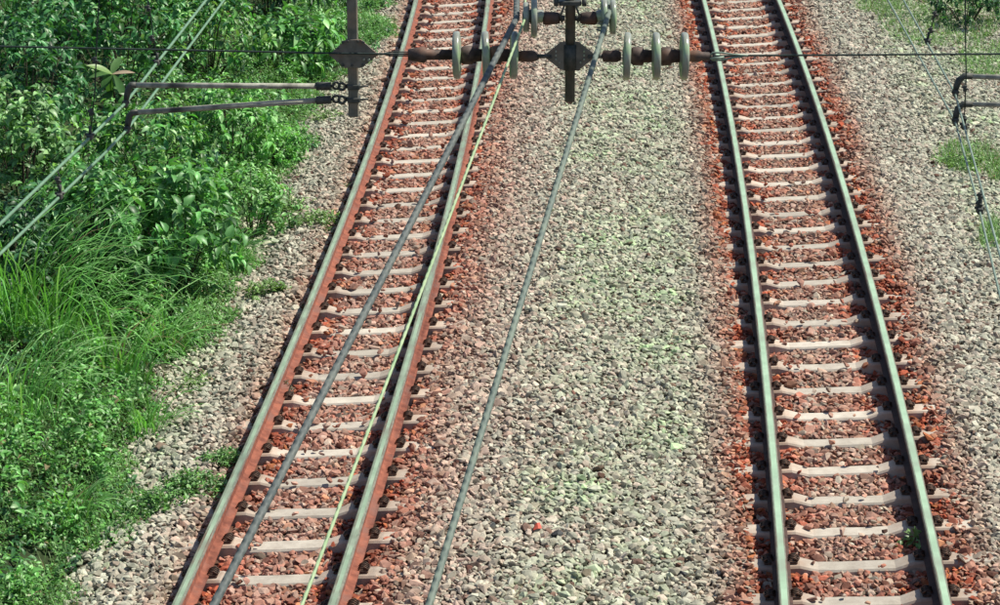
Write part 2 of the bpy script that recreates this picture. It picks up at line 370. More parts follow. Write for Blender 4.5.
# ------------------------------------------------------------------ ballast: loose stones
def rock_col():
    c = bpy.data.collections.new('stone_shapes')
    for i in range(9):
        r = random.Random(50 + i); bm = bmesh.new()
        for _ in range(15):
            v = Vector((r.gauss(0, 1), r.gauss(0, 1), r.gauss(0, 1))).normalized() * r.uniform(0.82, 1.1)
            bm.verts.new((v.x * r.uniform(1.05, 1.4), v.y * 1.0, v.z * 0.62))
        bmesh.ops.convex_hull(bm, input=bm.verts)
        for v in [v for v in bm.verts if not v.link_faces]: bm.verts.remove(v)
        bmesh.ops.recalc_face_normals(bm, faces=bm.faces)
        o = bpy.data.objects.new('stone', mesh_of(bm, 'stone', M['stone'])); c.objects.link(o)
    return c
def lerp(a, b, t): return a * (1 - t)[:, None] + b * t[:, None]
def ballast():
    g = 0.0345
    xs = np.arange(-6.5, 9.0, g); ys = np.arange(13.6, 43.0, g)
    X, Y = np.meshgrid(xs, ys); X = X.ravel(); Y = Y.ravel()
    X = X + RNG.uniform(-.5, .5, X.size) * g; Y = Y + RNG.uniform(-.5, .5, X.size) * g
    half = 0.2 * (Y * math.cos(PITCH) + 2.25)          # width of the view at that distance
    uL, uR = u_of(PL, X, Y), u_of(PR, X, Y)
    e = edge_left(Y)
    pl = sstep(-0.35, 0.12, uL - e)
    ok = (np.abs(X) < half + 1.0) & (RNG.uniform(size=X.size) < pl)
    gr = sstep(4.3, 3.2, uR + 0.5 * noise2(X, Y, 1.1, 2)); ok &= RNG.uniform(size=X.size) < np.clip(gr, 0.12, 1)
    for u in (np.abs(np.abs(uL) - 0.5325), np.abs(np.abs(uR) - 0.5325)): ok &= u > 0.066
    X, Y, uL, uR = X[ok], Y[ok], uL[ok], uR[ok]
    n = X.size
    near = np.minimum(np.abs(uL), np.abs(uR)) < 1.05
    scl = np.clip(RNG.lognormal(math.log(0.0246), 0.32, n), 0.011, 0.054)
    Z = height(X, Y) + RNG.uniform(-0.014, 0.012, n) + 0.006 * noise2(X, Y, 9, 8)
    # keep the sleepers clear
    keep = np.ones(n, bool)
    for key, P in (('L', PL), ('R', PR)):
        for c, s, t in SL_POS[key]:
            m = np.where((np.abs(Y - c.y) < 0.35) & (np.abs(X - c.x) < 1.25))[0]
            dx, dy = X[m] - c.x, Y[m] - c.y
            a = dx * s.x + dy * s.y; b = dx * t.x + dy * t.y
            ins = (np.abs(a) < 1.0) & (np.abs(b) < 0.087 + 0.25 * scl[m])
            rnd = RNG.uniform(size=m.size)
            stray = (rnd < 0.012) | ((np.abs(a) > 0.73) & (rnd < 0.95)) | ((np.abs(a) > 0.67) & (rnd < 0.4)) | ((a < -0.66) & (rnd < (0.85 if key == 'L' else 0.25))) | ((np.abs(b) > 0.076) & (rnd < 0.13)) | ((a < -0.22) & (a > -0.47) & (rnd < (0.30 if key == 'L' else 0.12)))
            keep[m[ins & ~stray]] = False
            up = m[ins & stray]; Z[up] = np.maximum(Z[up], c.z + TC * (a[ins & stray]) - 0.025 + scl[up] * 0.45)
            cl = (np.abs(b) < 0.10) & (np.abs(np.abs(a) - 0.5325) < 0.17); keep[m[cl]] = False
    X, Y, Z, uL, uR, scl = X[keep], Y[keep], Z[keep], uL[keep], uR[keep], scl[keep]; n = X.size
    # colours
    def rnd(a, b): return RNG.uniform(a, b, n)
    grey = np.array([0.375, 0.36, 0.288]); pink = np.array([0.41, 0.305, 0.25]); brown = np.array([0.11, 0.040, 0.028])
    red = np.array([0.37, 0.078, 0.038]); orange = np.array([0.47, 0.165, 0.065]); green = np.array([0.33, 0.385, 0.255]); lime = np.array([0.40, 0.55, 0.28])
    C = np.repeat(grey[None], n, 0)
    C = lerp(C, pink[None], np.clip(rnd(-.5, .7) + 0.40 * sstep(3.2, 0.8, uL) * sstep(-1.0, -0.3, uL) + 0.45 * (np.minimum(np.abs(uL), np.abs(uR)) < 0.53), 0, 1))
    gn = noise2(X, Y, 1.6, 21) * 0.6 + noise2(X, Y, 4.5, 22) * 0.5
    mid = sstep(1.3, 2.0, uL) * sstep(-0.95, -1.35, uR); rgt = sstep(1.4, 2.1, uR); lft = sstep(-1.0, -1.3, uL) * 0.5
    zone = np.maximum(np.maximum(mid, rgt), lft)
    C = lerp(C, green[None], np.clip(zone * (0.28 + 0.40 * gn) + rnd(-.35, .35) * zone, 0, 0.8))
    C = lerp(C, lime[None], np.clip((gn + 0.12) * 1.4, 0, 1) * zone * (rnd(0, 1) < 0.24) * rnd(.3, .95))
    dL, dR = np.abs(np.abs(uL) - 0.53), np.abs(np.abs(uR) - 0.53)
    rustL = np.where(np.abs(uL) < 0.53, 0.52 + 0.48 * np.exp(-(dL / 0.24) ** 2), np.exp(-(dL / np.where(uL > 0, 0.48, 0.22)) ** 1.8) * np.where(uL > 0, 0.85, 0.8))
    rustR = np.where(np.abs(uR) < 0.53, 0.50 + 0.52 * np.exp(-(dR / 0.24) ** 2), 1.1 * np.exp(-(dR / 0.39) ** 2.6))
    patch = 0.97 + 0.28 * noise2(X, Y, 2.3, 31) + 0.12 * sstep(22, 34, Y)
    rust = np.clip(np.maximum(rustL, rustR) * patch, 0, 1)
    film = np.clip(rust * rnd(.68, 1.3), 0, 1) ; film = np.where(rnd(0, 1) < np.where(np.minimum(np.abs(uL), np.abs(uR)) < 0.3, 0.22, 0.10), film * 0.35, film)
    deep = np.clip(0.5 + 0.5 * noise2(X, Y, 3.3, 51) + rnd(-.35, .35), 0, 1)
    rc = lerp(np.repeat(red[None], n, 0), brown[None], deep * 0.48)
    k = rnd(0, 1); rc = np.where((k < 0.20)[:, None], lerp(rc, orange[None], rnd(.3, .9)), rc)
    C = lerp(C, rc, film * 0.97)
    k = rnd(0, 1); C = np.where((k < 0.07)[:, None], lerp(C, brown[None], rnd(.3, .9)), C)
    C = C * np.clip(RNG.normal(1.0, 0.22, n), 0.4, 1.5)[:, None]
    dk = RNG.uniform(size=n) < 0.012; C[dk] *= 0.35
    me = bpy.data.meshes.new('ballast'); me.vertices.add(n)
    me.vertices.foreach_set('co', np.stack([X, Y, Z], 1).astype(np.float32).ravel())
    def at(nm, ty, key, arr):
        a = me.attributes.new(nm, ty, 'POINT'); a.data.foreach_set(key, np.ascontiguousarray(arr).ravel())
    at('col', 'FLOAT_COLOR', 'color', np.concatenate([C, np.ones((n, 1))], 1).astype(np.float32))
    at('rot', 'FLOAT_VECTOR', 'vector', np.stack([RNG.normal(0, .45, n), RNG.normal(0, .45, n), RNG.uniform(0, 6.28, n)], 1).astype(np.float32))
    at('scl', 'FLOAT', 'value', scl.astype(np.float32)); at('idx', 'INT', 'value', RNG.integers(0, 9, n).astype(np.int32))
    o = tag(link('ballast', me), 'grey, pink and rust stained crushed stone ballast around both tracks', 'ballast', kind='stuff')
    ng = bpy.data.node_groups.new('scatter_stones', 'GeometryNodeTree')
    ng.interface.new_socket('Geometry', in_out='INPUT', socket_type='NodeSocketGeometry'); ng.interface.new_socket('Geometry', in_out='OUTPUT', socket_type='NodeSocketGeometry')
    N, L = ng.nodes, ng.links
    i_, o_ = N.new('NodeGroupInput'), N.new('NodeGroupOutput'); ip = N.new('GeometryNodeInstanceOnPoints'); ci = N.new('GeometryNodeCollectionInfo')
    ci.inputs['Collection'].default_value = rock_col(); ci.inputs['Separate Children'].default_value = True; ci.inputs['Reset Children'].default_value = True
    def na(nm, ty):
        a = N.new('GeometryNodeInputNamedAttribute'); a.data_type = ty; a.inputs['Name'].default_value = nm; return a.outputs['Attribute']
    e2r = N.new('FunctionNodeEulerToRotation'); L.new(na('rot', 'FLOAT_VECTOR'), e2r.inputs[0])
    L.new(i_.outputs[0], ip.inputs['Points']); L.new(ci.outputs[0], ip.inputs['Instance']); ip.inputs['Pick Instance'].default_value = True
    L.new(na('idx', 'INT'), ip.inputs['Instance Index']); L.new(e2r.outputs[0], ip.inputs['Rotation']); L.new(na('scl', 'FLOAT'), ip.inputs['Scale'])
    L.new(ip.outputs[0], o_.inputs[0])
    md = o.modifiers.new('scatter', 'NODES'); md.node_group = ng
    print('stones', n)
ballast()

# ------------------------------------------------------------------ plants
def unit(v): return v / np.maximum(np.linalg.norm(v, axis=-1, keepdims=True), 1e-9)
def leaves(pos, d, up, ln, wd, col, droop=0.25, fold=0.22, simple=False):
    """pos (n,3), d = direction of growth, up = rough normal; returns verts, faces, colours (4 triangles a leaf)"""
    n = len(pos); d = unit(d); s = unit(np.cross(d, up)); nn = np.cross(s, d)
    ln = ln[:, None]; wd = wd[:, None]
    if simple:
        v = np.zeros((n, 5, 3))
        v[:, 0] = pos
        v[:, 1] = pos + d * ln * 0.45 - s * wd * 0.5 + nn * wd * fold
        v[:, 2] = pos + d * ln * 0.45 + nn * ln * 0.04
        v[:, 3] = pos + d * ln * 0.45 + s * wd * 0.5 + nn * wd * fold
        v[:, 4] = pos + d * ln - nn * ln * droop
        T_ = [[0, 2, 1], [0, 3, 2], [1, 2, 4], [2, 3, 4]]
    else:
        v = np.zeros((n, 8, 3)); v[:, 0] = pos
        for k, (q_, w_, dr) in enumerate(((0.30, 0.46, 0.0), (0.68, 0.36, 0.35))):
            m_ = pos + d * ln * q_ - nn * ln * (droop * dr) + nn * ln * 0.03
            e_ = nn * wd * fold * w_ * 2
            v[:, 1 + 3 * k] = m_ - s * wd * w_ + e_; v[:, 2 + 3 * k] = m_; v[:, 3 + 3 * k] = m_ + s * wd * w_ + e_
        v[:, 7] = pos + d * ln - nn * ln * droop
        T_ = [[0, 2, 1], [0, 3, 2], [1, 2, 5], [1, 5, 4], [2, 3, 6], [2, 6, 5], [4, 5, 7], [5, 6, 7]]
    K_ = v.shape[1]; b = (np.arange(n) * K_)[:, None, None]
    f = np.array(T_)[None] + b
    return v.reshape(-1, 3), f.reshape(-1, 3), np.repeat(col, K_, 0)
GREENS = np.array([[0.098, 0.280, 0.066], [0.160, 0.370, 0.092], [0.040, 0.150, 0.066], [0.255, 0.440, 0.140], [0.080, 0.262, 0.056]])
def leaf_cols(n, rng, pale=0.12, base=None, warm=0.0):
    c = GREENS[rng.integers(0, 5, n)] if base is None else np.repeat(np.array(base)[None] * np.array([2.1, 2.15, 2.35]), n, 0)
    c = c * rng.normal(1, 0.30, (n, 1)).clip(0.4, 1.8)
    k = rng.uniform(size=n) < pale; c[k] = c[k] * 0.5 + np.array([0.38, 0.56, 0.27]) * 0.6
    k = rng.uniform(size=n) < warm; c[k] = np.array([0.24, 0.19, 0.10])
    return c
def clump_leaves(rng, centres, axes, per, size, ratio, spread, pale=0.1, base=None, droop=0.25, warm=0.0, simple=False):
    """tufts of leaves round each centre, growing outwards from a short twig along axes"""
    m = len(centres); n = m * per
    c = np.repeat(centres, per, 0); a = np.repeat(unit(axes), per, 0)
    h = rng.uniform(-1, 1, (n, 1)); ang = rng.uniform(0, 6.28, n)
    o1 = unit(np.cross(a, np.array([0.3, 0.2, 1.0])[None] + 1e-3)); o2 = np.cross(a, o1)
    out = o1 * np.cos(ang)[:, None] + o2 * np.sin(ang)[:, None]
    pos = c + a * h * spread * 0.9 + out * rng.uniform(0, 0.35, (n, 1)) * spread
    d = out * rng.uniform(0.6, 1.2, (n, 1)) + a * rng.uniform(0.0, 0.7, (n, 1)) + np.array([0, 0, -0.25])[None] + rng.normal(0, .2, (n, 3))
    up = np.array([.15, 0, 1.0])[None] + rng.normal(0, 0.33, (n, 3))
    ln = size * np.clip(rng.normal(1, .28, n), .45, 1.7)
    tint = np.repeat(rng.normal(1, 0.24, (m, 1)).clip(.5, 1.55), per, 0)
    return leaves(pos, d, up, ln, ln * ratio * rng.uniform(.8, 1.2, n), leaf_cols(n, rng, pale, base, warm) * tint, droop, simple=simple)
def join(parts):
    V, F, C = [], [], []; off = 0
    for v, f, c in parts: V.append(v); F.append(f + off); C.append(c); off += len(v)
    return np.concatenate(V), np.concatenate(F), np.concatenate(C)
def gpt(px, py):                                     # pixel -> point on the terrain
    z = 0.0
    for _ in range(25):
        p = at_z(px, py, z); z = 0.6 * z + 0.4 * float(height(p.x, p.y))
    return Vector((p.x, p.y, float(height(p.x, p.y)) - 0.03))
def dome(rng, n, w, h, dep, lo=0.05):                # points through the outer part of a bush
    th = rng.uniform(0, 6.28, n); ph = np.arccos(rng.uniform(-0.55, 1, n)); r = rng.uniform(0.5, 1.0, n) ** 0.6
    lump = 0.86 + 0.22 * np.sin(3 * th + rng.uniform(0, 6)) * np.sin(2.5 * ph + rng.uniform(0, 6)) + rng.normal(0, .07, n)
    x = np.sin(ph) * np.cos(th); y = np.sin(ph) * np.sin(th); z = np.cos(ph)
    p = np.stack([x * w / 2, y * dep / 2, h * (0.42 + 0.55 * z)], 1) * (r * lump)[:, None]
    p[:, 2] = np.maximum(h * 0.42 * (1 - (r * lump)) + p[:, 2], lo * h * rng.uniform(.3, 1, n))
    return p, np.stack([x, y, z + 0.35], 1)
def shrub(px, py, w, h, label, seed, clumps, per, size, ratio=0.5, pale=0.1, base=None, name='leafy_shrub', cat='shrub', droop=0.25, warm=0.0, spread=None, group='shrubs on the overgrown bank', dep=None):
    rng = np.random.default_rng(seed); g = gpt(px, py)
    root = empty(name, tuple(g), label, cat, group)
    clumps = int(clumps * .52); per = int(per * 1.5); size *= 1.2
    c, ax = dome(rng, clumps, w, h, dep or w)
    v, f, col = clump_leaves(rng, c, ax, per, size, ratio, spread or size * 0.95, pale, base, droop, warm)
    v[:, 2] = np.maximum(v[:, 2], -0.02)
    link('foliage', np_mesh('foliage', v, f, 3, [M['leaf']], col), root)
    bm = bmesh.new()
    for i in range(0, clumps, max(1, clumps // 14)):
        p = Vector(c[i]); q = Vector((p.x * .12, p.y * .12, 0.0)); m = q.lerp(p, .5) + Vector((0, 0, .12 * h))
        tube(bm, [q + Vector((0, 0, -.05)), m, p], [0.010, 0.006, 0.003], 5)
    link('stem', mesh_of(bm, 'stem', M['bark']), root)
    return root
def blades(rng, base, n, ln, wid, radius, lean=0.7, cols=None, seg=5, bias=0.0):
    """arching grass blades rooted round base (n,3 offsets made here)"""
    ang = rng.uniform(0, 6.28, n); rr = radius * np.sqrt(rng.uniform(0, 1, n))
    p0 = np.stack([rr * np.cos(ang), rr * np.sin(ang), np.zeros(n)], 1) + base
    a2 = ang + rng.normal(0, .7, n); d = unit(np.stack([np.cos(a2) + bias * .9, np.sin(a2) - bias * .6, np.zeros(n) + 1e-6], 1)) * rng.uniform(.7, 1.1, (n, 1))
    L_ = ln * np.clip(rng.normal(1, .25, n), .4, 1.5); le = lean * rng.uniform(.4, 1.5, n)
    side = np.stack([-d[:, 1], d[:, 0], np.zeros(n)], 1)
    V = np.zeros((n, seg + 1, 2, 3))
    pos = p0.copy(); th = 0.1 + 0.5 * rng.uniform(0, 1, n)
    for i in range(seg + 1):
        t = i / seg; w = wid * (1 - t) ** 0.7 * (0.6 + 0.4 * min(1, t * 4)) + 0.0006
        V[:, i, 0] = pos - side * w / 2; V[:, i, 1] = pos + side * w / 2 + np.array([0, 0, w * .2])
        pos = pos + (d * np.sin(th)[:, None] + np.array([0, 0, 1.0])[None] * np.cos(th)[:, None]) * (L_ / seg)[:, None]
        th = th + le * 2.5 / seg * (0.6 + t)
    b = (np.arange(n) * (seg + 1) * 2)[:, None, None]
    q = np.array([[2 * i, 2 * i + 1, 2 * i + 3, 2 * i + 2] for i in range(seg)])[None] + b
    q = q.reshape(-1, 4); f = np.concatenate([q[:, [0, 1, 2]], q[:, [0, 2, 3]]])
    c = leaf_cols(n, rng, .1) if cols is None else cols
    return V.reshape(-1, 3), f, np.repeat(c, (seg + 1) * 2, 0)
def tussock(px, py, ln, n, label, seed, wid=0.014, radius=0.16, lean=0.75, group='arching grass tussocks', tone=(0.080, 0.190, 0.044), pale=0.2):
    rng = np.random.default_rng(seed); g = gpt(px, py)
    cols = leaf_cols(n, rng, pale, tone, 0.03)
    v, f, c = blades(rng, np.zeros(3), n, ln, wid, radius, lean, cols, 6, 0.9)
    root = empty('grass_tussock', tuple(g), label, 'grass tussock', group)
    link('blades', np_mesh('blades', v, f, 3, [M['grass']], c), root)
    return root

def in_view(px0, px1, n, rng): return rng.uniform(px0, px1, n)
S = shrub
# big bushes, back to front
S(30, 165, 1.6, 2.1, 'tall dark bush at the edge of the bank above the two green contact wires', 1, 220, 9, 0.085, 0.5, 0.05, (0.030, 0.090, 0.028))
S(22, 212, 1.3, 1.45, 'pale rounded vine covered bush below the span wire near the arching grass', 2, 300, 10, 0.062, 0.6, 0.3, (0.075, 0.150, 0.050))
S(5, 75, 1.6, 1.6, 'dark leafy bush at the top corner of the bank beyond the vine covered bush', 31, 200, 9, 0.08, 0.5, 0.08, (0.034, 0.10, 0.03))
S(75, 48, 1.8, 1.7, 'high bush on the bank behind the long dropper', 32, 240, 9, 0.08, 0.5, 0.10, (0.040, 0.115, 0.03))
S(135, 42, 1.7, 1.6, 'mid green bush on the crest behind the fern', 33, 240, 9, 0.075, 0.5, 0.14)
S(120, 100, 1.9, 1.9, 'dark vine tangled bush behind the two thin hanging droppers', 3, 260, 9, 0.075, 0.55, 0.06, (0.034, 0.10, 0.03))
S(208, 75, 1.6, 1.35, 'bright green shrub where the twin wires leave the bank', 4, 240, 9, 0.075, 0.5, 0.14)
S(290, 74, 1.2, 0.95, 'large leaved shrub beside the pale path and the clamp post', 5, 110, 8, 0.125, 0.42, 0.12, (0.055, 0.14, 0.035))
S(268, 16, 1.5, 1.3, 'dark upright shrub with strap leaves behind the large leaved one', 6, 120, 9, 0.17, 0.2, 0.04, (0.026, 0.068, 0.024))
S(150, 210, 1.5, 1.45, 'mid green bush right behind the tube arms', 7, 300, 9, 0.07, 0.5, 0.14)
S(232, 168, 1.3, 1.1, 'glossy low shrub under the upper tube arm', 8, 250, 9, 0.066, 0.55, 0.16, (0.07, 0.165, 0.04))
S(175, 292, 1.5, 1.5, 'broad leaved shrub with a deep shadow at its foot', 9, 300, 9, 0.085, 0.55, 0.14, (0.06, 0.15, 0.04))
S(95, 296, 1.4, 1.5, 'leafy shrub behind the arching grass with a dark hollow beneath', 10, 260, 9, 0.08, 0.52, 0.10, (0.05, 0.13, 0.035))
S(252, 238, 0.95, 0.85, 'bush with small pale leaves at the edge of the gravel path', 11, 240, 9, 0.05, 0.55, 0.22, (0.085, 0.18, 0.05))
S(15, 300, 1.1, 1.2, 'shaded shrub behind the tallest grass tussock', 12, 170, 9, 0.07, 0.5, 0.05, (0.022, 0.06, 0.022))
S(275, 165, 0.9, 0.62, 'soft light green bush spreading towards the track', 13, 240, 9, 0.04, 0.5, 0.15, (0.085, 0.20, 0.045))
S(965, 22, 1.4, 0.8, 'dark shrub beyond the gravel on the far side of the tracks', 14, 160, 9, 0.06, 0.5, 0.05, (0.026, 0.07, 0.024), group='shrubs beside the tracks')

def undergrowth():
    rng = np.random.default_rng(77); n = 8200
    y = rng.uniform(12.4, 50, n); u = edge_left(y) - 0.1 - rng.uniform(0, 1, n) ** 1.2 * 9.5
    x = np.polyval(PL, y) + u
    k = (x > -0.2 * (y + 2.4) - 1.4); x, y, u = x[k], y[k], u[k]
    hgt = 0.05 + (0.30 + 0.35 * sstep(-3.5, -5.5, u)) * sstep(0.1, 1.6, edge_left(y) - u) * rng.uniform(0.05, 1, len(x)) * sstep(14.5, 20, y + 1.5 * noise2(x, y, 1.2, 9))
    z = height(x, y) - 0.03 + hgt
    c = np.stack([x, y, z], 1); ax = np.stack([rng.normal(.2, .5, len(x)), rng.normal(-.2, .5, len(x)), np.ones(len(x))], 1)
    v, f, col = clump_leaves(rng, c, ax, 8, 0.062, 0.5, 0.075, 0.08, (0.034, 0.092, 0.028))
    o = link('undergrowth', np_mesh('undergrowth', v, f, 3, [M['leaf']], col))
    tag(o, 'tangle of creepers and seedlings filling the bank between the bushes', 'undergrowth', kind='stuff')
undergrowth()
def weeds():
    """small leaved weeds and short grass along the foot of the bank"""
    rng = np.random.default_rng(78); n = 40000
    y = rng.uniform(12.5, 40, n); e = edge_left(y)
    u = e + 0.16 - np.abs(rng.normal(0, 1.0, n)); x = np.polyval(PL, y) + u
    dn = noise2(x, y, 2.2, 41) + 0.6 * noise2(x, y, 6, 42)
    k = (dn > -0.55 - 2.4 * sstep(-0.5, -1.0, u - e) + 1.1 * sstep(-0.25, 0.2, u - e)) & (x > -0.2 * (y + 2.4) - 1.0); x, y, u, dn = x[k], y[k], u[k], dn[k]; n = len(x)
    z = height(x, y) - 0.02 + rng.uniform(0, 0.13, n) * np.clip(1 + dn, .2, 2.2) * sstep(0.1, -0.4, u - edge_left(y))
    c = np.stack([x, y, z], 1); ax = np.stack([rng.normal(0, .4, n), rng.normal(0, .4, n), np.ones(n)], 1)
    base = np.array([0.064, 0.145, 0.034])
    a = clump_leaves(rng, c, ax, 4, 0.036, 0.5, 0.035, 0.14, base, 0.15, 0.02, True)
    j = np.where((u < edge_left(y) - 0.25) & (noise2(x, y, 3.1, 61) > 0.05))[0]; j = rng.choice(j, min(2600, len(j)), replace=False)
    c2 = c[j].copy(); c2[:, 2] += rng.uniform(0.05, 0.24, len(j))
    a2 = clump_leaves(rng, c2, ax[j], 7, 0.058, 0.48, 0.06, 0.16, (0.062, 0.155, 0.034), 0.25, 0.02)
    m = 15000; i = rng.integers(0, n, m)
    b = blades(rng, c[i] * np.array([1, 1, 1.0]), m, 0.13, 0.006, 0.04, 0.5, leaf_cols(m, rng, .2, (0.085, 0.155, 0.042), 0.05), 3)
    v, f, col = join([a, a2, b])
    tag(link('weeds', np_mesh('weeds', v, f, 3, [M['leaf']], col)), 'low small leaved weeds and short grass edging the gravel', 'weeds', kind='stuff')
weeds()
def right_grass():
    rng = np.random.default_rng(79); P = []
    for px, py, rx, ry, n in ((940, 22, 62, 26, 1000), (985, 60, 26, 18, 300), (965, 158, 30, 15, 300), (992, 235, 12, 14, 160), (880, 6, 24, 9, 260), (996, 170, 10, 12, 120)):
        for _ in range(n):
            r = math.sqrt(rng.uniform()); a = rng.uniform(0, 6.28); P.append(tuple(gpt(px + rx * r * math.cos(a), py + ry * r * math.sin(a))))
    c = np.array(P); n = len(c)
    a = clump_leaves(rng, c + np.array([0, 0, .03]), np.tile([0, 0, 1.0], (n, 1)) + rng.normal(0, .3, (n, 3)), 4, 0.045, 0.45, 0.04, 0.15, (0.066, 0.125, 0.034), .15, 0.05, True)
    b = blades(rng, np.repeat(c, 3, 0), n * 3, 0.16, 0.008, 0.05, 0.5, leaf_cols(n * 3, rng, .2, (0.075, 0.135, 0.04), .08), 3)
    v, f, col = join([a, b])
    tag(link('grass', np_mesh('grass', v, f, 3, [M['leaf']], col)), 'patchy short grass growing in the gravel beyond the far rail', 'grass', kind='stuff')
right_grass()
T = tussock
T(10, 325, 1.45, 150, 'tallest arching grass tussock against the shaded shrub', 201, 0.021, 0.40, 0.75)
T(62, 345, 1.25, 125, 'long bladed grass tussock drooping over the dark hollow', 202, 0.021, 0.36, 0.8)
T(125, 380, 0.95, 62, 'wide bladed grass tussock in front of the deep shadow', 203, 0.024, 0.22, 0.8)
T(172, 352, 0.62, 90, 'upright grass tussock at the edge of the pale gravel', 204, 0.013, 0.15, 0.65)
T(20, 420, 1.0, 90, 'loose grass tussock among low weeds beneath the tallest one', 205, 0.019, 0.36, 0.8)
T(75, 520, 0.45, 80, 'bright broad bladed grass tussock low on the bank near the bottom', 206, 0.022, 0.14, 0.75, tone=(0.085, 0.20, 0.045))
T(150, 430, 0.40, 80, 'small grass tussock spilling onto the gravel', 207, 0.013, 0.14, 0.65)
T(232, 268, 0.5, 140, 'feathery grass tussock beneath the pale leaved bush', 208, 0.010, 0.14, 0.6)
T(112, 215, 1.0, 60, 'few long curved grass blades hanging below the twin wires', 209, 0.016, 0.12, 0.8)

def weed(px, py, w, h, n, label, seed, size=0.045, tone=(0.08, 0.19, 0.045), pale=0.12, grass=0):
    rng = np.random.default_rng(seed); g = gpt(px, py); g.z += 0.02
    root = empty('weed', tuple(g), label, 'weed', 'weeds among the stones')
    p = np.stack([rng.normal(0, w / 3.2, n), rng.normal(0, w / 3.2, n), rng.uniform(0.1, 1, n) * h * 0.8], 1)
    p[:, 2] *= np.exp(-(p[:, 0] ** 2 + p[:, 1] ** 2) / (w * w / 2)); 
    v, f, c = clump_leaves(rng, p, np.tile([0, 0, 1.0], (n, 1)) + rng.normal(0, .5, (n, 3)), 5, size, 0.45, size * .8, pale, tuple(np.array(tone) * np.array([.95, .66, .75])), .15)
    v[:, 2] = np.maximum(v[:, 2], -0.04)
    link('foliage', np_mesh('foliage', v, f, 3, [M['leaf']], c), root)
    bm = bmesh.new()
    for i in range(0, n, max(1, n // 10)): tube(bm, [(p[i, 0] * .3, p[i, 1] * .3, -.04), tuple(p[i])], 0.003, 4)
    link('stem', mesh_of(bm, 'stem', M['bark']), root)
weed(286, 393, 0.13, 0.16, 46, 'grey green tuft wedged against the foot of the rail', 301, 0.028, (0.07, 0.10, 0.06), 0.05)
weed(914, 545, 0.14, 0.13, 12, 'bright little weed sprouting in the shade of the rail', 302, 0.06, (0.11, 0.26, 0.07))
weed(268, 293, 0.34, 0.16, 90, 'round weed clump alone on the pale gravel', 303)
weed(318, 222, 0.5, 0.14, 150, 'weed clump reaching the rail opposite the bush edge', 304, 0.04)
weed(286, 212, 0.5, 0.2, 130, 'thick weed clump between the gravel path and the bank', 305, 0.045)
weed(378, 138, 0.2, 0.13, 60, 'weed line inside the rail beneath the clamp post', 306, 0.035)
weed(352, 190, 0.2, 0.10, 50, 'small weed outside the rail by the gravel path', 307, 0.035)
weed(226, 462, 0.3, 0.12, 130, 'end of the creeping weeds touching the rail', 308, 0.035, (0.06, 0.18, 0.04))
weed(196, 488, 0.4, 0.14, 200, 'dense middle of the creeping weeds crossing the gravel', 309, 0.038, (0.06, 0.18, 0.04))
weed(158, 506, 0.35, 0.15, 170, 'dark edged creeping weeds joining the bank', 310, 0.04, (0.06, 0.18, 0.04))
weed(196, 385, 0.34, 0.10, 80, 'sparse weed clump on the gravel above the creeping weeds', 311, 0.034)
weed(960, 165, 0.5, 0.14, 130, 'low weed clump below the hanging clamps across the gravel', 312, 0.045, (0.085, 0.21, 0.045))
weed(330, 118, 0.4, 0.12, 80, 'thin weed clump by the foot of the shadowless post', 313, 0.035)

def broad_plant():
    g = gpt(128, 150); tip = at_y(112, 74, g.y - 0.25)
    root = empty('broadleaf_plant', tuple(g), 'broad leaved plant with one dry pinkish leaf above the tube arm', 'plant')
    rng = np.random.default_rng(5); t = np.array(tip - g)
    specs = [((-0.30, -.2, .26), .30, .10, (0.20, 0.32, 0.09)), ((0.46, -.15, .16), .26, .06, (0.56, 0.42, 0.30)), ((-.12, .0, -.5), .3, .11, (0.10, 0.22, 0.06)),
             ((.25, -.1, -.35), .3, .1, (0.08, 0.19, 0.05)), ((-.4, 0, .02), .26, .09, (0.12, 0.24, 0.07)), ((.1, .3, .3), .28, .1, (0.1, 0.2, 0.06))]
    for k in range(15):
        a_ = rng.uniform(0, 6.28); specs.append(((math.cos(a_), math.sin(a_) * .6, rng.uniform(-.9, .1)), rng.uniform(.16, .28), rng.uniform(.06, .1), tuple(np.array([.075, .19, .05]) * rng.uniform(.6, 1.3))))
    bm = bmesh.new(); tube(bm, [(0, 0, 0), tuple(Vector(t) * .5 + Vector((.05, 0, .1))), tuple(t)], [.02, .015, .008], 6)
    link('stem', mesh_of(bm, 'stem', M['bark']), root)
    for d, l, w, c in specs:
        d = Vector(d).normalized(); s = d.cross(Vector((0, -.5, 1))).normalized(); n = s.cross(d)
        off_ = 0.0 if len(root.children) < 7 else rng.uniform(0.0, .45)
        V, F = [], []
        K = 7
        for i in range(K + 1):
            q = i / K; ww = w * math.sin(math.pi * min(1, .04 + q * .96)) ** .8
            b = Vector(t) - Vector((0, 0, off_)) + d * l * q - n * l * .25 * q * q
            V += [b - s * ww / 2 + n * ww * .12, b, b + s * ww / 2 + n * ww * .12]
        for i in range(K):
            for j in (0, 1): F.append((3 * i + j, 3 * i + j + 1, 3 * i + j + 4, 3 * i + j + 3))
        o = link('leaf', np_mesh('leaf', np.array([tuple(v) for v in V]), np.array(F), 4, [M['leaf']], np.tile(c, (len(V), 1))), root)
        if c[0] > .5: o['label'] = 'dry pinkish leaf'
broad_plant()
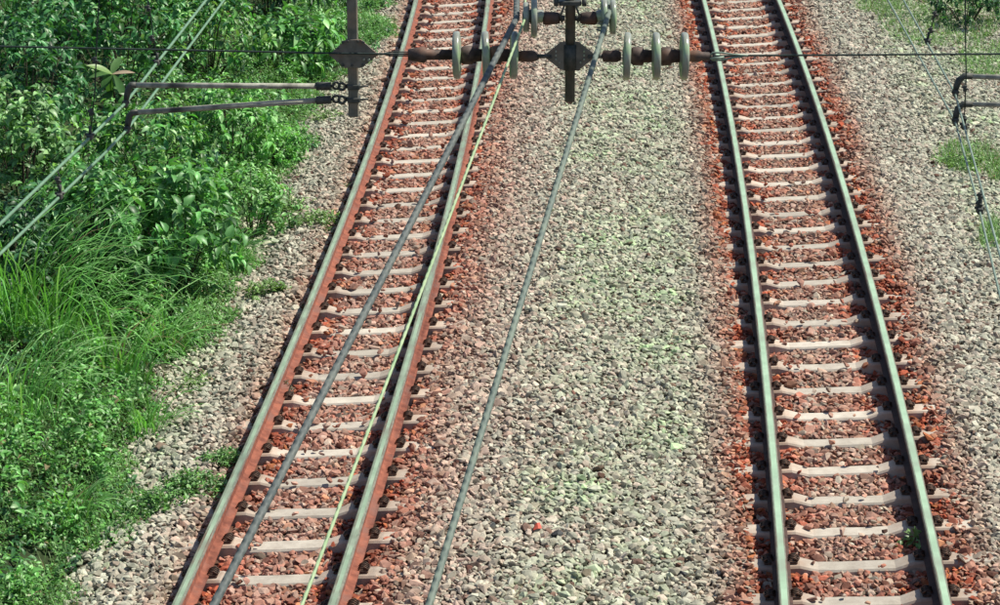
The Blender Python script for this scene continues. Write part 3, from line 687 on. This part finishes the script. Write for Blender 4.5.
def fern():
    g = gpt(170, 45); root = empty('fern', tuple(g), 'feathery fern frond arching in the sun above the span wire', 'fern')
    rng = np.random.default_rng(15)
    for k, (sx, hh) in enumerate(((.55, 1.0), (-.4, .95), (.2, .8))):
        P, D = [], []
        pts = [Vector((sx * q, -.35 * q, hh * (1.9 * q - 1.0 * q * q))) for q in np.linspace(0, 1, 26)]
        for i in range(6, 26):
            t = (pts[i] - pts[i - 1]).normalized(); s = t.cross(Vector((0, -.3, 1))).normalized()
            for sg in (-1, 1): P.append(tuple(pts[i])); D.append(tuple(s * sg + t * .35))
        n = len(P); ln = np.repeat(.17 * np.sin(np.linspace(.5, 3.0, n // 2)) + .03, 2)
        v, f, c = leaves(np.array(P), np.array(D), np.tile([0, -.3, 1.0], (n, 1)), ln, ln * .16 + .006, leaf_cols(n, rng, .3, (0.10, 0.2, 0.06)), .1, .1)
        o = link('frond', np_mesh('frond', v, f, 3, [M['leaf']], c), root)
        bm = bmesh.new(); tube(bm, pts[::5] + [pts[-1]], .004, 4); link('stalk', mesh_of(bm, 'stalk', M['bark']), o)
fern()

# small loose things on the gravel between the tracks
def lump(name, px, py, s, mat, label, cat, seed):
    r = random.Random(seed); bm = bmesh.new()
    for _ in range(18):
        v = Vector((r.gauss(0, 1), r.gauss(0, 1), r.gauss(0, 1))).normalized(); bm.verts.new((v.x * s[0], v.y * s[1], v.z * s[2]))
    bmesh.ops.convex_hull(bm, input=bm.verts); g = gpt(px, py)
    tag(link(name, mesh_of(bm, name, mat), None, (g.x, g.y, g.z + 0.03 + s[2] * .8)), label, cat)
lump('stone', 557, 537, (.05, .045, .032), M['dark_stone'], 'charcoal stone lying beside the red scrap on pale gravel', 'stone', 1)
lump('stone', 684, 576, (.035, .035, .026), M['dark_stone'], 'small black stone on the gravel near the bright rail', 'stone', 2)
def scrap():
    g = gpt(537, 531); bm = bmesh.new()
    V = [bm.verts.new(p) for p in ((-.03, -.04, .005), (.01, -.045, .02), (.035, -.01, .008), (.02, .03, .035), (.005, .06, .012), (-.015, .02, .03))]
    C = bm.verts.new((0, 0, .045))
    for i in range(6): bm.faces.new((V[i], V[(i + 1) % 6], C))
    r = bmesh.ops.extrude_face_region(bm, geom=bm.faces[:])
    for e in r['geom']:
        if isinstance(e, bmesh.types.BMVert): e.co.z += .003
    tag(link('plastic_scrap', mesh_of(bm, 'plastic_scrap', M['red']), None, (g.x, g.y, g.z + .045)), 'crumpled red plastic scrap on the pale gravel', 'litter')
scrap()

# ------------------------------------------------------------------ overhead line equipment
YG = 10.95                                            # the hardware hangs in one upright plane across the line
def q(px, py, dy=0.0): return at_y(px, py, YG + dy)
PXM = (q(501, 55) - q(500, 55)).length                # metres per pixel there
def local(root, p): return Vector(p) - Vector(root.location)
def add(root, name, bm, *mats): return link(name, mesh_of(bm, name, *mats), root)
ZB = 6.75
def beam():
    root = empty('gantry_beam', (0.3, YG, 0), 'lattice steel portal carrying the hanging posts over both tracks', 'gantry')
    for x in (-6.2, 6.6):
        bm = bmesh.new(); box(bm, (x, 0, (ZB + .2) / 2 - .3), (.2, .2, ZB + .8), bev=.01); add(root, 'mast', bm, M['post'])
    for z in (ZB + .06, ZB + .46):
        for y in (-.2, .2):
            bm = bmesh.new(); box(bm, (.2, y, z), (12.6, .06, .06)); add(root, 'chord', bm, M['post'])
    for i in range(24):
        bm = bmesh.new(); x = -6.0 + i * .52
        for y in (-.2, .2): tube(bm, [(x, y, ZB + .06), (x + .26, y, ZB + .46), (x + .52, y, ZB + .06)], .012, 4)
        add(root, 'brace', bm, M['post'])
beam()
def post(px0, px1, ybot, label, square, plate_y, wid=10.3):
    a, b = q(px1, ybot), q(px0, 0)
    top = Vector((b.x + (b.x - a.x) * .3, YG, ZB + .03))
    root = empty('drop_post', tuple(top), label, 'post', 'posts hanging over the tracks')
    r = wid * PXM / 2; bm = bmesh.new()
    if square:
        n = (local(root, a)).length; box(bm, local(root, a) * .5, (2 * r, 2 * r, n + .0), mat=None, bev=.004)
        for v in bm.verts: v.co.x += -(local(root, a).x) * .5 + local(root, a).x * (v.co.z / local(root, a).z)
    else:
        tube(bm, [local(root, a), Vector((0, 0, 0))], r, 14)
        tube(bm, [local(root, a) + Vector((0, 0, .004)), local(root, a) - Vector((0, 0, .001))], r * .7, 14, mi=0)
    add(root, 'tube', bm, M['post_brown'] if square else M['post'])
    return root
def hexplate(root, pts, y, th, name, mat, holes):
    bm = bmesh.new(); fr = [bm.verts.new(local(root, q(px, py, y))) for px, py in pts]
    f = bm.faces.new(fr); r = bmesh.ops.extrude_face_region(bm, geom=[f])
    for e in r['geom']:
        if isinstance(e, bmesh.types.BMVert): e.co.y += th
    bmesh.ops.recalc_face_normals(bm, faces=bm.faces)
    bmesh.ops.bevel(bm, geom=bm.edges[:], offset=.0015, segments=1, affect='EDGES')
    o = add(root, name, bm, mat)
    for hx, hy, rad, mm in holes:
        b2 = bmesh.new(); c = local(root, q(hx, hy, y))
        tube(b2, [c + Vector((0, .004, 0)), c + Vector((0, -.010, 0))], rad * PXM, 6)
        link('bolt', mesh_of(b2, 'bolt', M[mm]), o)
    return o
# left hanging post with its oval clamp plate
pl_ = post(353.2, 353.8, 116, 'brown square hanging post with a six sided clamp plate by the tube arms', True, 54)
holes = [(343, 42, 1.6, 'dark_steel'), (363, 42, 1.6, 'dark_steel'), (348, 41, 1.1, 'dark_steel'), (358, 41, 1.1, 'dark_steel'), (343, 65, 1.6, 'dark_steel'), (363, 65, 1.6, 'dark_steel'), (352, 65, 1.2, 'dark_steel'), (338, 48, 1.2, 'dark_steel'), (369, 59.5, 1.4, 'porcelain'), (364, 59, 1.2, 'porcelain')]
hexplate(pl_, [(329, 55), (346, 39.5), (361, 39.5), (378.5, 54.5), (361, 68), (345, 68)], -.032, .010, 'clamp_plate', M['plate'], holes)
bm = bmesh.new()
for y in (86, 99):
    c = local(pl_, q(354, y)); box(bm, c, (.056, .06, .022), bev=.003)
    tube(bm, [c + Vector((.02, -.02, 0)), c + Vector((.065, -.03, .008))], .005, 6)
add(pl_, 'arm_bracket', bm, M['dark_steel'])
# middle hanging post
pc_ = post(570.2, 569.8, 101, 'round dark hanging post between the tracks with insulators on both sides', False, 55)
bm = bmesh.new(); tube(bm, [local(pc_, q(570, 69.5)), local(pc_, q(570, 44))], 7.0 * PXM, 16); add(pc_, 'collar', bm, M['dark_steel'])
for sg in (-1, 1):
    X = lambda d: 570 + sg * d
    pts = [(X(4), 42), (X(9), 42), (X(24), 54), (X(24), 58), (X(9), 70), (X(4), 70)]
    if sg < 0: pts = pts[::-1]
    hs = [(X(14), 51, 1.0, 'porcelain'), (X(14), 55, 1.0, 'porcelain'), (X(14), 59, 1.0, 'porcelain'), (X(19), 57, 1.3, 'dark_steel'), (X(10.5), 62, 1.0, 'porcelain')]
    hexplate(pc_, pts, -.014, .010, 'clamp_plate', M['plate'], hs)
bm = bmesh.new()
for sg in (-1, 1):
    tube(bm, [local(pc_, q(570 + sg * 3, -4)), local(pc_, q(570 + sg * 6, 6, -.03)), local(pc_, q(570 + sg * 9.5, 16, -.03)), local(pc_, q(570 + sg * 8, 22, -.02))], .005, 6)
c = local(pc_, q(570, 2)); box(bm, c, (.10, .07, .022), bev=.004)
for sg in (-1, 1): tube(bm, [c + Vector((sg * .062, -.03, -.01)), c + Vector((sg * .062, -.03, .02))], .012, 6)
add(pc_, 'bracket', bm, M['dark_steel'])
# far right hanging post (outside the frame) that carries the right hand arms
pr_ = post(1085, 1085, 125, 'square hanging post carrying the two arms over the far track', True, 54)

DISC = [(-.005, 0.0), (-.006, .02), (-.004, .045), (-.016, .066), (-.02, .088), (-.017, .103), (-.006, .107), (.006, .1075), (.015, .104), (.018, .09), (.012, .06), (.022, .035), (.024, .02), (.024, 0)]
def disc_mesh(f=1.0):
    bm = bmesh.new(); lathe_x(bm, [(x * .86, r * f) for x, r in DISC], 28); bmesh.ops.recalc_face_normals(bm, faces=bm.faces)
    return mesh_of(bm, 'disc', M['porcelain'], smooth=True)
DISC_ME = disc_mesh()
def string(px_discs, y_, label, x_in, x_out, flip):
    c0 = q(px_discs[1], y_); root = empty('insulator_string', tuple(c0), label, 'insulator', 'disc insulators on the cross wire')
    tilt = random.uniform(-.03, .03)
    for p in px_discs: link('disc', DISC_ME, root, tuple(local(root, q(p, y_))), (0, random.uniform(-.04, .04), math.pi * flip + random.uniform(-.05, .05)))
    order = sorted(list(px_discs))
    ends = [order[0] - 29] + order + [order[-1] + 29]
    for a, b in zip(order, order[1:]):
        bm = bmesh.new(); A, B = q(a + 4, y_), q(b - 4, y_); L_ = (B - A).x
        lathe_x(bm, [(0, 0), (0, .034), (.01, .042), (L_ * .55, .042), (L_ * .62, .03), (L_, .028), (L_, 0)], 16, tuple(local(root, A))); add(root, 'cap', bm, M['cap_iron'])
    return root
def fitting(root, prof, px, y_):
    bm = bmesh.new(); lathe_x(bm, [(x * PXM, r * PXM) for x, r in prof], 14, tuple(local(root, q(px, y_)))); return add(root, 'end_fitting', bm, M['cap_iron'])
SL = string((457, 486, 514), 55, 'three disc insulator string crossing above the track by the bank', 0, 0, 0)
fitting(SL, [(0, 0), (0, 5.5), (10, 7.5), (16, 8.5), (19, 5.5), (46, 5.0), (46, 0)], 408, 54.5)
fitting(SL, [(0, 0), (0, 5), (4, 5.5), (14, 6), (19, 4.5), (21, 2.2), (28, 2.0), (32, 0)], 518, 56)
SR = string((627, 656, 684), 56, 'three disc insulator string over the gravel between the tracks', 0, 0, 1)
fitting(SR, [(0, 0), (0, 1.8), (7, 2.2), (8, 5.5), (20, 6.2), (22, 6.2), (26, 4)], 595, 56)
fitting(SR, [(0, 4.2), (6, 6), (11, 6.2), (15, 4.4), (22, 4.0), (24, 2.0), (27, 0)], 687, 56)
# links between the middle plates and the strings (eyes)
for root, xs in ((SL, (536, 551)), (SR, (588, 602))):
    bm = bmesh.new(); A, B = local(root, q(xs[0], 56, -.01)), local(root, q(xs[1], 56, -.01)); tube(bm, [A, B], 2.2 * PXM, 8)
    add(root, 'link', bm, M['dark_steel'])
# short upper insulators holding the two thick cables
def short_ins(sg, label):
    X = lambda d: 570 + sg * d
    root = empty('cable_insulator', tuple(q(X(24), 17)), label, 'insulator', 'short insulators on the middle post')
    def cyl(name, a, b, r1, r2, m, y_=18):
        bm = bmesh.new(); A, B = local(root, q(X(a), y_)), local(root, q(X(b), y_)); tube(bm, [A, A.lerp(B, .15), A.lerp(B, .85), B], [r1 * .8 * PXM, r1 * PXM, r2 * PXM, r2 * .85 * PXM], 16); add(root, name, bm, m)
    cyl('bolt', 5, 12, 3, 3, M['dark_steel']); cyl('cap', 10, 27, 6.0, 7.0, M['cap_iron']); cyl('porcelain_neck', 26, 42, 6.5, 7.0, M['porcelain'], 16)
    for d, f in ((34, .8), (43, .72)) if sg > 0 else ((36, .84), (44, .62)):
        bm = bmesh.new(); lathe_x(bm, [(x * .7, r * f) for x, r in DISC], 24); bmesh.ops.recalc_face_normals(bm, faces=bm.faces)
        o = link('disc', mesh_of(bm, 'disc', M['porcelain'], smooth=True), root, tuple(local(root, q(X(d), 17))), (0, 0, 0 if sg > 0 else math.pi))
    return root
short_ins(-1, 'short insulator holding the dark grey cable on the middle post')
short_ins(1, 'short insulator holding the greenish cable on the middle post')

def wire(name, pts, rad, mat, label, cat, group=None, sag=0.0, n=8, seg=10):
    """a wire through the given points, sagging a little between them"""
    P = []
    for a, b in zip(pts, pts[1:]):
        for i in range(seg):
            t = i / seg; p = Vector(a).lerp(Vector(b), t); p.z -= sag * 4 * t * (1 - t); P.append(p)
    P.append(Vector(pts[-1])); o0 = P[0].copy()
    bm = bmesh.new(); tube(bm, [p - o0 for p in P], rad, n)
    return tag(link(name, mesh_of(bm, name, mat), None, tuple(o0)), label, cat, group)
def extend(a, b, l): return Vector(b) + (Vector(b) - Vector(a)).normalized() * l
# the two thick cables and the pale wire, tied at the middle post and running down towards the footbridge
def feeder(name, p_top, p_bot, y_near, rad, mat, label, far_px):
    A = q(*p_top, -.06); B = at_y(p_bot[0], p_bot[1], y_near)
    C = extend(A, B, 2.0); F = Vector((A.x + far_px, 46, A.z + .5))
    return wire(name, [F, A, B, C], rad, mat, label, 'cable', 'cables slung from the middle post', 0.0)
feeder('feeder_cable', (516.5, 18), (214, 605), 6.75, .0140, M['cable_grey'], 'dark grey thick cable running down over the sleepers of the near bank track', .3)
feeder('feeder_cable', (609, 12), (429, 605), 6.75, .0120, M['cable_green'], 'greenish grey thick cable running down over the gravel strip', .5)
feeder('feeder_cable', (525, 18), (302, 605), 6.75, .0062, M['wire_yellow'], 'thin yellow green wire running down beside the dark grey cable', .4)
bm = bmesh.new()
# binding where the greenish cable is tied to its insulator
root = empty('cable_tie', tuple(q(606, 18)), 'wire binding wrapped round the greenish cable at its insulator', 'cable tie')
for k in range(4):
    a = q(604.6 - k * 1.1, 20 + k * 3.2, -.075); tube(bm, [local(root, a) + Vector((-.022, -.004, -.004 + .006 * (k % 2))), local(root, a) + Vector((-.004, -.016, .0)), local(root, a) + Vector((.024, .0, .010))], .0045, 6)
add(root, 'binding', bm, M['cable_green'])
# span wire either side
wire('span_wire', [q(-260, 43.5, -.045), q(0, 46.2, -.045), q(329, 53, -.045), q(378, 53.6, -.045), q(409, 53.8, -.01)], .0042, M['span'], 'thin dark span wire running through the six sided plate to the insulator', 'wire', 'span wires across the line', .0)
wire('span_wire', [q(712, 56, 0), q(740, 55.5), q(1000, 53.8), q(1240, 52)], .0045, M['span'], 'thin dark span wire leaving the insulators over the far track', 'wire', 'span wires across the line')
bm = bmesh.new(); root = empty('wire_loop', tuple(q(715, 56)), 'looped grip tying the span wire to the insulator over the far rail', 'wire grip')
tube(bm, [local(root, q(x, y, -.01)) for x, y in ((709, 56), (713, 52.5), (722, 52.6), (735, 54.5), (748, 55.4))], .0045, 6)
tube(bm, [local(root, q(x, y, -.01)) for x, y in ((709, 57), (713, 60), (722, 60), (733, 57.5), (744, 56))], .0045, 6)
tube(bm, [local(root, q(x, y, -.02)) for x, y in ((711, 58.5), (724, 57.2))], .006, 6)
add(root, 'grip', bm, M['thin_wire'])
bm = bmesh.new(); root = empty('wire_loop', tuple(q(400, 54)), 'looped grip tying the span wire to the insulator beside the clamp plate', 'wire grip')
for y0 in (51.8, 55.6): tube(bm, [local(root, q(x, y, -.012)) for x, y in ((382, 53.8), (391, y0), (410, y0))], .0032, 6)
add(root, 'grip', bm, M['span'])

# contact wires
def contact(pts, rad, mat, label, zfix=None, group='contact wires'):
    z = q(*pts[1]).z if zfix is None else zfix
    P = [at_z(x, y, z) for x, y in pts]
    return wire('contact_wire', [extend(P[1], P[0], 24)] + P + [extend(P[-2], P[-1], 5)], rad, mat, label, 'wire', group), z
_, zl1 = contact([(206, 0), (125.5, 103), (90, 137.5), (0, 224)], .0070, M['contact'], 'green contact wire clamped by the upper tube arm over the bank')
_, zl2 = contact([(224, 0), (127.5, 129), (107, 151), (0, 254)], .0066, M['contact'], 'green contact wire clamped by the lower tube arm over the bank')
_, zr1 = contact([(903.6, 0), (955, 93), (975, 165), (1004, 270)], .0046, M['thin_wire'], 'thin grey contact wire clamped by the upper arm over the far track')
_, zr2 = contact([(888, 0), (955, 121), (976, 196), (1000, 296)], .0046, M['thin_wire'], 'thin grey contact wire clamped by the lower arm over the far track')
# tube arms
def arm(a, b, elbow, clamp, label, wall_eye, rad=2.9):
    root = empty('tube_arm', tuple(q(*a)), label, 'registration arm', 'arms steadying the contact wires')
    bm = bmesh.new(); tube(bm, [local(root, q(*a)), local(root, q(*b))], rad * PXM, 12); add(root, 'tube', bm, M['arm'])
    bm = bmesh.new(); tube(bm, [local(root, q(*p)) for p in elbow], [3.3 * PXM] * (len(elbow) - 1) + [2.6 * PXM], 10); add(root, 'elbow', bm, M['dark_steel'])
    bm = bmesh.new(); c = local(root, q(*clamp)); box(bm, c, (.020, .05, .034), bev=.004)
    tube(bm, [c + Vector((-.016, 0, .004)), c + Vector((.016, 0, .004))], .007, 6); add(root, 'wire_clamp', bm, M['dark_steel'])
    bm = bmesh.new()
    if wall_eye:
        e0, e1, px = wall_eye
        tube(bm, [local(root, q(*b)) - Vector((.004, 0, 0)), local(root, q(*e0))], 4.3 * PXM, 12)
        add(root, 'socket', bm, M['dark_steel']); bm = bmesh.new()
        for k in range(2):
            cx = e0[0] + 5 + k * 6; cen = local(root, q(cx, (e0[1] + e1[1]) / 2, 0))
            ring = [cen + Vector((math.cos(t) * 3.4 * PXM, (0.5 - k) * .02, math.sin(t) * 3.6 * PXM)) for t in np.linspace(0, 6.2832, 11)]
            tube(bm, ring, .0062, 6)
        tube(bm, [local(root, q(*e0)), local(root, q(e0[0] + 3, e0[1]))], 1.6 * PXM, 6); tube(bm, [local(root, q(e1[0] - 4, e1[1])), local(root, q(*e1))], 2.4 * PXM, 8)
        add(root, 'eye_link', bm, M['dark_steel'])
    return root
arm((132, 85), (317, 86), [(136, 85), (131, 84.8), (128.6, 88), (127, 95), (126, 101)], (125.8, 103), 'tube arm holding the first green wire over the bank', ((331, 86), (350, 86), 0))
arm((133, 112.5), (317, 100.3), [(138, 112), (132, 112.8), (129.5, 116), (128.3, 122), (127.7, 127)], (127.6, 129), 'slanting tube arm holding the second green wire over the bank', ((331, 99.5), (350, 99), 0))
arm((966, 76), (1080, 80), [(972, 76), (964, 76), (959, 80), (956.5, 86), (955.5, 91)], (955.3, 93), 'dark curved arm above its twin over the far track', None, 2.6)
arm((966, 104), (1080, 106), [(972, 104), (963, 104), (958, 108), (956, 115), (955.3, 120)], (955.2, 121), 'dark curved arm beneath its twin over the far track', None, 2.6)

# messenger wires (above the frame) and the droppers that hang the contact wires from them
def dropper(px_bot, zc, px_top, label, clamps=(), up=True):
    b = at_z(px_bot[0], px_bot[1], zc); t = at_y(px_top[0], px_top[1], b.y)
    if up: t = extend(b, t, (5.95 - t.z) / max(.2, (t - b).normalized().z))
    root = empty('dropper', tuple(b), label, 'dropper', 'droppers hanging from the messenger wires')
    L_ = t - b; bm = bmesh.new(); pts = [Vector((0, 0, 0)) + L_ * k / 6 + Vector((.006 * math.sin(k * 1.7), 0, 0)) * (0 < k < 6) for k in range(7)]
    tube(bm, pts, .0030, 6); add(root, 'rod', bm, M['span'])
    bm = bmesh.new(); box(bm, (0, 0, .004), (.024, .045, .026), bev=.004); tube(bm, [(-.02, 0, .014), (.02, 0, .014)], .006, 6)
    tube(bm, [(0, 0, .01), (.004, 0, .05)], .007, 6); add(root, 'wire_clamp', bm, M['dark_steel'])
    for px, py in clamps:
        c = at_y(px, py, b.y) - b; bm = bmesh.new(); box(bm, c, (.016, .016, .03), bev=.003); tube(bm, [c + Vector((-.014, 0, .006)), c + Vector((.014, -.01, -.004))], .005, 6); add(root, 'knot', bm, M['dark_steel'])
    return root, t
d1, t1 = dropper((90, 137.5), zl1, (100, 0), 'long dropper meeting the green wire over the dark bushes', [(95, 60), (91, 112)])
d2, t2 = dropper((157, 63), zl1, (147, 0), 'short dropper meeting the green wire above the tube arm', [(152, 38), (148, 8)])
d3, _ = dropper((60, 196.5), zl2, (57.5, 171), 'stub dropper joining the two green wires', [(58, 180)], False)
d4, t4 = dropper((927.5, 42), zr1, (937, 0), 'kinked dropper ending above the far gravel', [(935, 14), (931, 30)])
d5, t5 = dropper((964, 127), zr2, (966, 0), 'long straight dropper passing the dark curved arms', [(965, 88), (963.5, 118)])
d6, _ = dropper((979.5, 211), zr2, (980.5, 190), 'dropper stub clamping the two thin grey wires together', [(980, 196), (979, 204)], False)
wire('messenger_wire', [Vector((t2.x + .3, 46, 5.97)), Vector((t2.x, t2.y, 5.95)), Vector((t1.x, t1.y, 5.95)), Vector((t1.x - .5, 2, 5.97))], .007, M['span'], 'messenger wire high over the bank side track', 'wire', 'messenger wires')
wire('messenger_wire', [Vector((t4.x - .8, 46, 5.97)), Vector((t4.x, t4.y, 5.95)), Vector((t5.x, t5.y, 5.95)), Vector((t5.x + .4, 2, 5.97))], .007, M['span'], 'messenger wire high over the far track', 'wire', 'messenger wires')
